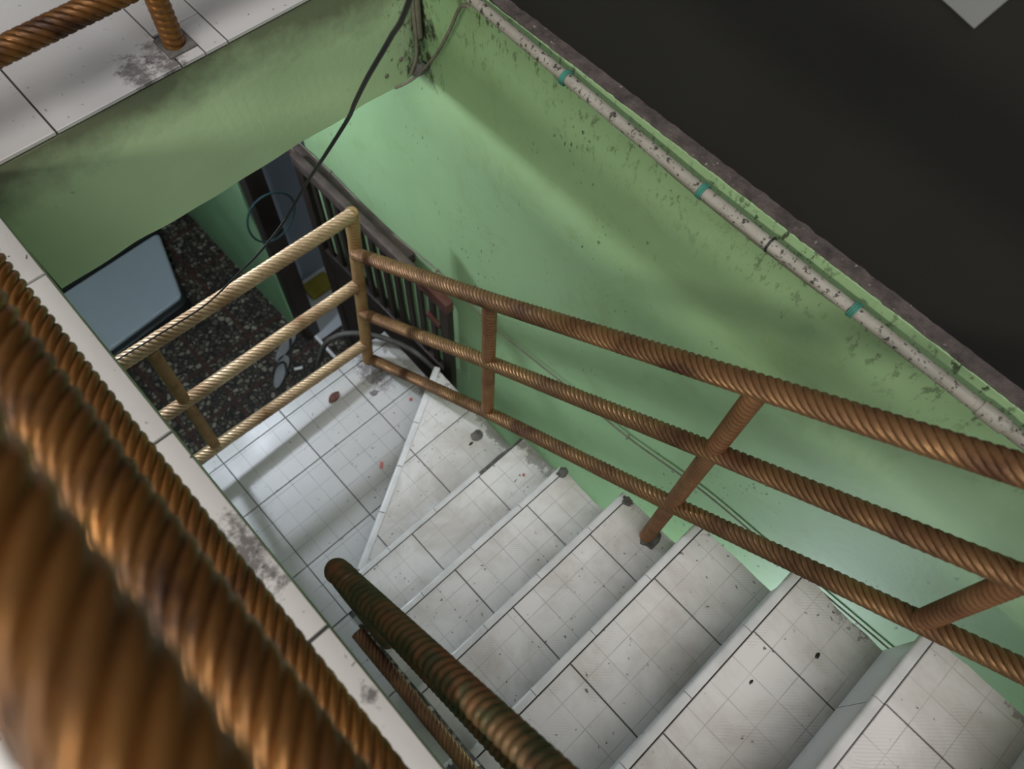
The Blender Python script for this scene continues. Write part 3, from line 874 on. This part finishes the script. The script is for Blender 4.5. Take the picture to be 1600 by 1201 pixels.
# ------------------------------------------------------------------ sandals
def sandal(loc, rz, label):
    s = empty('sandal', loc); s.rotation_euler = (0, 0, rz)
    tag(s, label, 'sandal', 'pair of sandals on the pebble floor')
    out = []
    for i in range(28):
        a = 2 * math.pi * i / 28
        yy = 0.115 * math.sin(a)
        w = 0.042 + 0.012 * (yy / 0.115) - 0.007 * math.cos(2 * a) * (1 if abs(yy) < 0.06 else 0.3)
        out.append((w * math.cos(a), yy))
    for nm, k, z0, z1, m in (('rim', 1.0, 0.0, 0.014, M['sandal_rim']), ('sole', 0.88, 0.013, 0.018, M['sandal_sole'])):
        p = [(x * k, y * (0.5 + 0.5 * k)) for x, y in out]
        n = len(p); v = [(x, y, z0) for x, y in p] + [(x, y, z1) for x, y in p]
        f = [tuple(range(n - 1, -1, -1)), tuple(range(n, 2 * n))] + [(i, (i + 1) % n, n + (i + 1) % n, n + i) for i in range(n)]
        mesh(nm, v, f, m, s)
    for sx in (-1, 1):
        pts = spline([(0, 0.062, 0.016), (sx * 0.016, 0.045, 0.034), (sx * 0.034, 0.010, 0.036), (sx * 0.044, -0.025, 0.012)], 6)
        o = tube('strap', pts, 0.0065, M['sandal_rim'], None, 8); o.parent = s
    return s
sandal((0.560, 2.335, GZ), math.radians(-50), 'grey flip-flop sandal with black straps, the nearer of the pair on the pebble floor')
sandal((0.675, 2.455, GZ), math.radians(-62), 'grey flip-flop sandal with black straps, half under its mate, nearer the porch')
stub = tube('white_stub', [(0.628, 2.300, GZ + 0.009), (0.668, 2.278, GZ + 0.009)], 0.008, M['white_stick'], None, 10)
tag(stub, 'small bright white stub lying on the pebble floor beside the sandals', 'litter')

# ------------------------------------------------------------------ pipe on the wall with ties, wires and cables
pipe = empty('conduit_pipe', (0.995, 0.5, 1.80)); tag(pipe, 'dirty white plastic pipe running along the top of the green wall', 'pipe')
PP = [(0.997, 1.345, 1.842), (0.997, 1.124, 1.832), (0.997, 0.903, 1.822), (0.997, 0.464, 1.803), (0.997, 0.091, 1.802), (0.997, -0.262, 1.806), (0.997, -1.5, 1.81)]
tube('pipe', PP, 0.0125, M['pipe'], pipe, 16, 0.03)
tube('coupling', [(0.997, -0.165, 1.8045), (0.997, -0.215, 1.8050)], 0.0155, M['pipe'], pipe, 16)
for y in (0.840, 0.459, 0.097):
    z = 1.818 if y > .8 else 1.8035
    tie = empty('string_tie', (0.997, y, z)); tie.parent = pipe; tie.location = Vector((0.997, y, z)) - Vector(pipe.location)
    C.objects.unlink(tie); bpy.data.objects.remove(tie)
    pts = []
    for i in range(43):
        a = 2 * math.pi * i / 14
        pts.append((0.997 + 0.0150 * math.cos(a), y + 0.0045 * (i / 14 - 1.5), z + 0.0150 * math.sin(a)))
    tube('string_tie', pts, 0.0022, M['teal'], pipe, 6)
pts = [(0.997 + 0.0148 * math.cos(2 * math.pi * i / 14), 0.290, 1.8028 + 0.0148 * math.sin(2 * math.pi * i / 14)) for i in range(15)]
tube('black_tie', pts, 0.0026, M['cable'], pipe, 6)
rod = tube('thin_conduit', spline([(1.012, 0.60, 1.778), (1.010, 0.516, 1.772), (1.008, 0.30, 1.770), (1.008, 0.128, 1.775), (1.010, 0.02, 1.788)], 8), 0.004, M['wire'], None, 8)
tag(rod, 'thin grey conduit sagging just below the white pipe on the green wall', 'conduit')

wire = empty('wall_wire', (1.013, 1.0, 0.6)); tag(wire, 'thin dusty wire strung slantwise along the lit green wall behind the railing', 'wire')
WP = [(1.014, 2.40, 0.515), (1.014, 2.016, 0.522), (1.014, 1.70, 0.500), (1.014, 1.36, 0.545), (1.014, 1.05, 0.53), (1.014, 0.638, 0.605), (1.014, 0.40, 0.64), (1.014, 0.10, 0.735), (1.014, -0.225, 0.775), (1.014, -0.9, 0.86)]
tube('wire', spline(WP, 8), 0.0030, M['wire'], wire, 8)
for i in (1, 3, 6, 8):
    p = WP[i]
    tube('cleat', [(XW - 0.001, p[1], p[2] - 0.006), (1.006, p[1], p[2] - 0.002), (1.006, p[1], p[2] + 0.006), (XW - 0.001, p[1], p[2] + 0.009)], 0.0028, M['wire'], wire, 6)

cab_pts = [(0.55, 0.60, 2.62), (0.581, 0.792, 2.234), (0.594, 0.87, 2.113), (0.582, 0.934, 2.0), (0.584, 0.996, 1.896), (0.596, 1.056, 1.802), (0.558, 1.11, 1.687), (0.521, 1.164, 1.577), (0.456, 1.205, 1.454), (0.385, 1.259, 1.334), (0.325, 1.323, 1.223), (0.222, 1.40, 1.085), (0.081, 1.490, 0.968), (-0.10, 1.503, 0.96), (-0.5, 1.507, 0.963)]
cable = tube('power_cable', spline(cab_pts, 6), 0.0042, M['cable'], None, 10, rad=lambda t_: 0.0045 if t_ < 0.3 else 0.0045 - 0.002 * min(1, (t_ - 0.3) * 2))
tag(cable, 'black cable hanging across the stairwell down to the gold landing rail', 'cable')

cw = [(0.985, 1.13, 1.822), (0.995, 1.17, 1.79), (1.0, 1.215, 1.70), (1.0, 1.262, 1.61), (0.995, 1.295, 1.555), (0.985, 1.335, 1.495), (0.955, 1.350, 1.475), (0.92, 1.352, 1.478)]
o = tube('corner_wire', spline(cw, 8), 0.0042, M['wire'], None, 8)
tag(o, 'dusty wire looping from the pipe end into the corner under the beam', 'wire')
o = tube('corner_pipe', [(1.003, 1.345, 1.60), (1.003, 1.345, 2.5)], 0.012, M['wire'], None, 12)
tag(o, 'dirty upright conduit in the corner of beam and green wall', 'conduit')
o = tube('dusty_cord', spline([(0.985, 1.335, 2.4), (0.988, 1.338, 1.9), (0.992, 1.34, 1.66), (0.985, 1.335, 1.56), (0.97, 1.345, 1.50)], 8), 0.0045, M['wire'], None, 8)
tag(o, 'pale dusty cord hanging beside the upright corner conduit', 'cord')
lump('mortar_lump', (0.998, 1.34, 1.50), (0.02, 0.018, 0.02), M['mortar'], None, 5)
o = bpy.data.objects['mortar_lump.003']; o.name = 'dirt_clump'
tag(o, 'dark clump of dirt caught in the corner under the beam', 'dirt')
# small screw plugs left in the beam face
for i, (x, z) in enumerate(((0.905, 1.52), (0.955, 1.545))):
    o = lathe('wall_plug', [(0.006, 0.0), (0.007, 0.004), (0.003, 0.006)], M['wire'], None, (0, 0, 0), 10)
    o.rotation_euler = (math.radians(90), 0, 0); o.location = (x, YB + 0.001, z)
    tag(o, ('small plug in the beam face, the one farther from the corner', 'small plug in the beam face, the one close to the corner')[i], 'plug', 'plugs in the beam')

loop = [(0.80 - 0.012 * math.sin(2 * math.pi * i / 24 * 2), 2.386 + 0.0, 0.12 + 0.13 * math.sin(2 * math.pi * i / 24)) for i in range(25)]
loop = [(0.85 + 0.125 * math.cos(2 * math.pi * i / 28), 2.384 - 0.006 * math.sin(4 * math.pi * i / 28), 0.03 + 0.15 * math.sin(2 * math.pi * i / 28)) for i in range(29)]
o = tube('cord_loop', loop, 0.005, M['teal_rope'], None, 8)
tag(o, 'loop of dark blue-green cord hung on the dark door post', 'cord')

hose_pts = [(0.57, 1.76, -0.30), (0.594, 1.719, -0.12), (0.635, 1.695, 0.0), (0.691, 1.655, 0.06), (0.751, 1.60, 0.075), (0.821, 1.518, 0.06), (0.878, 1.419, 0.03), (0.900, 1.330, 0.0), (0.912, 1.285, -0.06), (0.914, 1.262, -0.25)]
o = tube('garden_hose', spline(hose_pts, 8), 0.0115, M['hose'], None, 12)
tag(o, 'grey rubber hose arching over the far corner of the landing', 'hose')

# ------------------------------------------------------------------ paper on the charcoal wall
def paper():
    c0 = Vector((1.0515, 0.206, 2.304)); a = Vector((0, 0.054, 0.008)).normalized(); b = Vector((0, -0.014, 0.048)).normalized()
    n = 8; v = []; f = []
    for th in (0.0, 0.0012):
        for i in range(n + 1):
            for j in range(n + 1):
                u, w_ = i / n, j / n
                curl = 0.010 * max(0, 0.3 - max(u, w_)) ** 1.0
                p = a * u * 0.16 + b * w_ * 0.16
                v.append((-curl - th, p.y, p.z))
    m = (n + 1) * (n + 1)
    for i in range(n):
        for j in range(n):
            q = (i * (n + 1) + j, (i + 1) * (n + 1) + j, (i + 1) * (n + 1) + j + 1, i * (n + 1) + j + 1)
            f.append(q); f.append(tuple(k + m for k in q[::-1]))
    o = mesh('paper_sheet', v, f, M['paper'], None, True, loc=c0)
    return tag(o, 'grey paper sheet stuck cornerwise on the charcoal wall', 'paper')
paper()

# ------------------------------------------------------------------ litter on the steps
def leaf(loc, rz):
    v = []; f = []; n = 12
    for i in range(n + 1):
        u = i / n; w = 0.019 * math.sin(math.pi * min(1, u * 1.02)) ** 0.75
        for j in (-1, -0.5, 0, 0.5, 1):
            v.append((0.062 * (u - 0.5), j * w, 0.003 + 0.006 * abs(j) + 0.006 * (u - 0.5) ** 2))
    for i in range(n):
        for j in range(4):
            f.append((i * 5 + j, (i + 1) * 5 + j, (i + 1) * 5 + j + 1, i * 5 + j + 1))
    o = mesh('dry_leaf', v, f, M['leaf'], None, True, loc=loc)
    o.rotation_euler = (0, 0, rz)
    md = o.modifiers.new('thickness', 'SOLIDIFY'); md.thickness = 0.0012
    return tag(o, 'curled dry brown leaf lying on the landing near its front rail', 'leaf')
leaf((0.503, 1.462, 0.0005), math.radians(15))
def bit(name, x, y, z, sx, sy, mat, rz, label, cat):
    o = box(name, (x - sx / 2, x + sx / 2, y - sy / 2, y + sy / 2, z + 0.0008, z + 0.0045), mat, None, 0.0012)
    o.rotation_euler = (0.0, 0.0, rz)
    return tag(o, label, cat)
bit('sweet_wrapper', 0.460, 1.096, 0.0, 0.014, 0.030, M['red_wrap'], math.radians(-40), 'faded red sweet wrapper on the landing beside the slanting nosing', 'wrapper')
bit('red_scrap', 0.735, 1.243, 0.0, 0.013, 0.012, M['red_bit'], 0.4, 'tiny red scrap on the landing near the far end of the slanting nosing', 'litter')
bit('red_scrap', 0.739, 0.588, RS * 2, 0.010, 0.008, M['red_bit'], 0.9, 'tiny red scrap on the first straight step above the winder', 'litter')
o = lump('mud_spot', (0.640, 1.370, 0.0008), (0.017, 0.014, 0.003), M['concrete'], None, 8); tag(o, 'small flat grey mud spot on the landing near the corner post', 'dirt')
for i, (x, y, z, s, lb) in enumerate(((0.735, 0.862, RS, 0.010, 'black crumb of dirt beside the chip in the winder step'),
                                  (0.545, -0.265, RS * 6, 0.006, 'black crumb of dirt on the wide fifth tread'),
                                  (0.695, -0.330, RS * 6, 0.008, 'black crumb of dirt near the right nosing joint of the fifth tread'),
                                  (0.560, -0.520, RS * 7, 0.009, 'black crumb of dirt on the nearest tread at lower right'))):
    o = lump('dirt_crumb', (x, y, z + 0.0006), (s, s * 0.5, 0.002), M['black_plastic'], None, 11 + i)
    tag(o, lb, 'dirt', 'dirt crumbs on the steps')
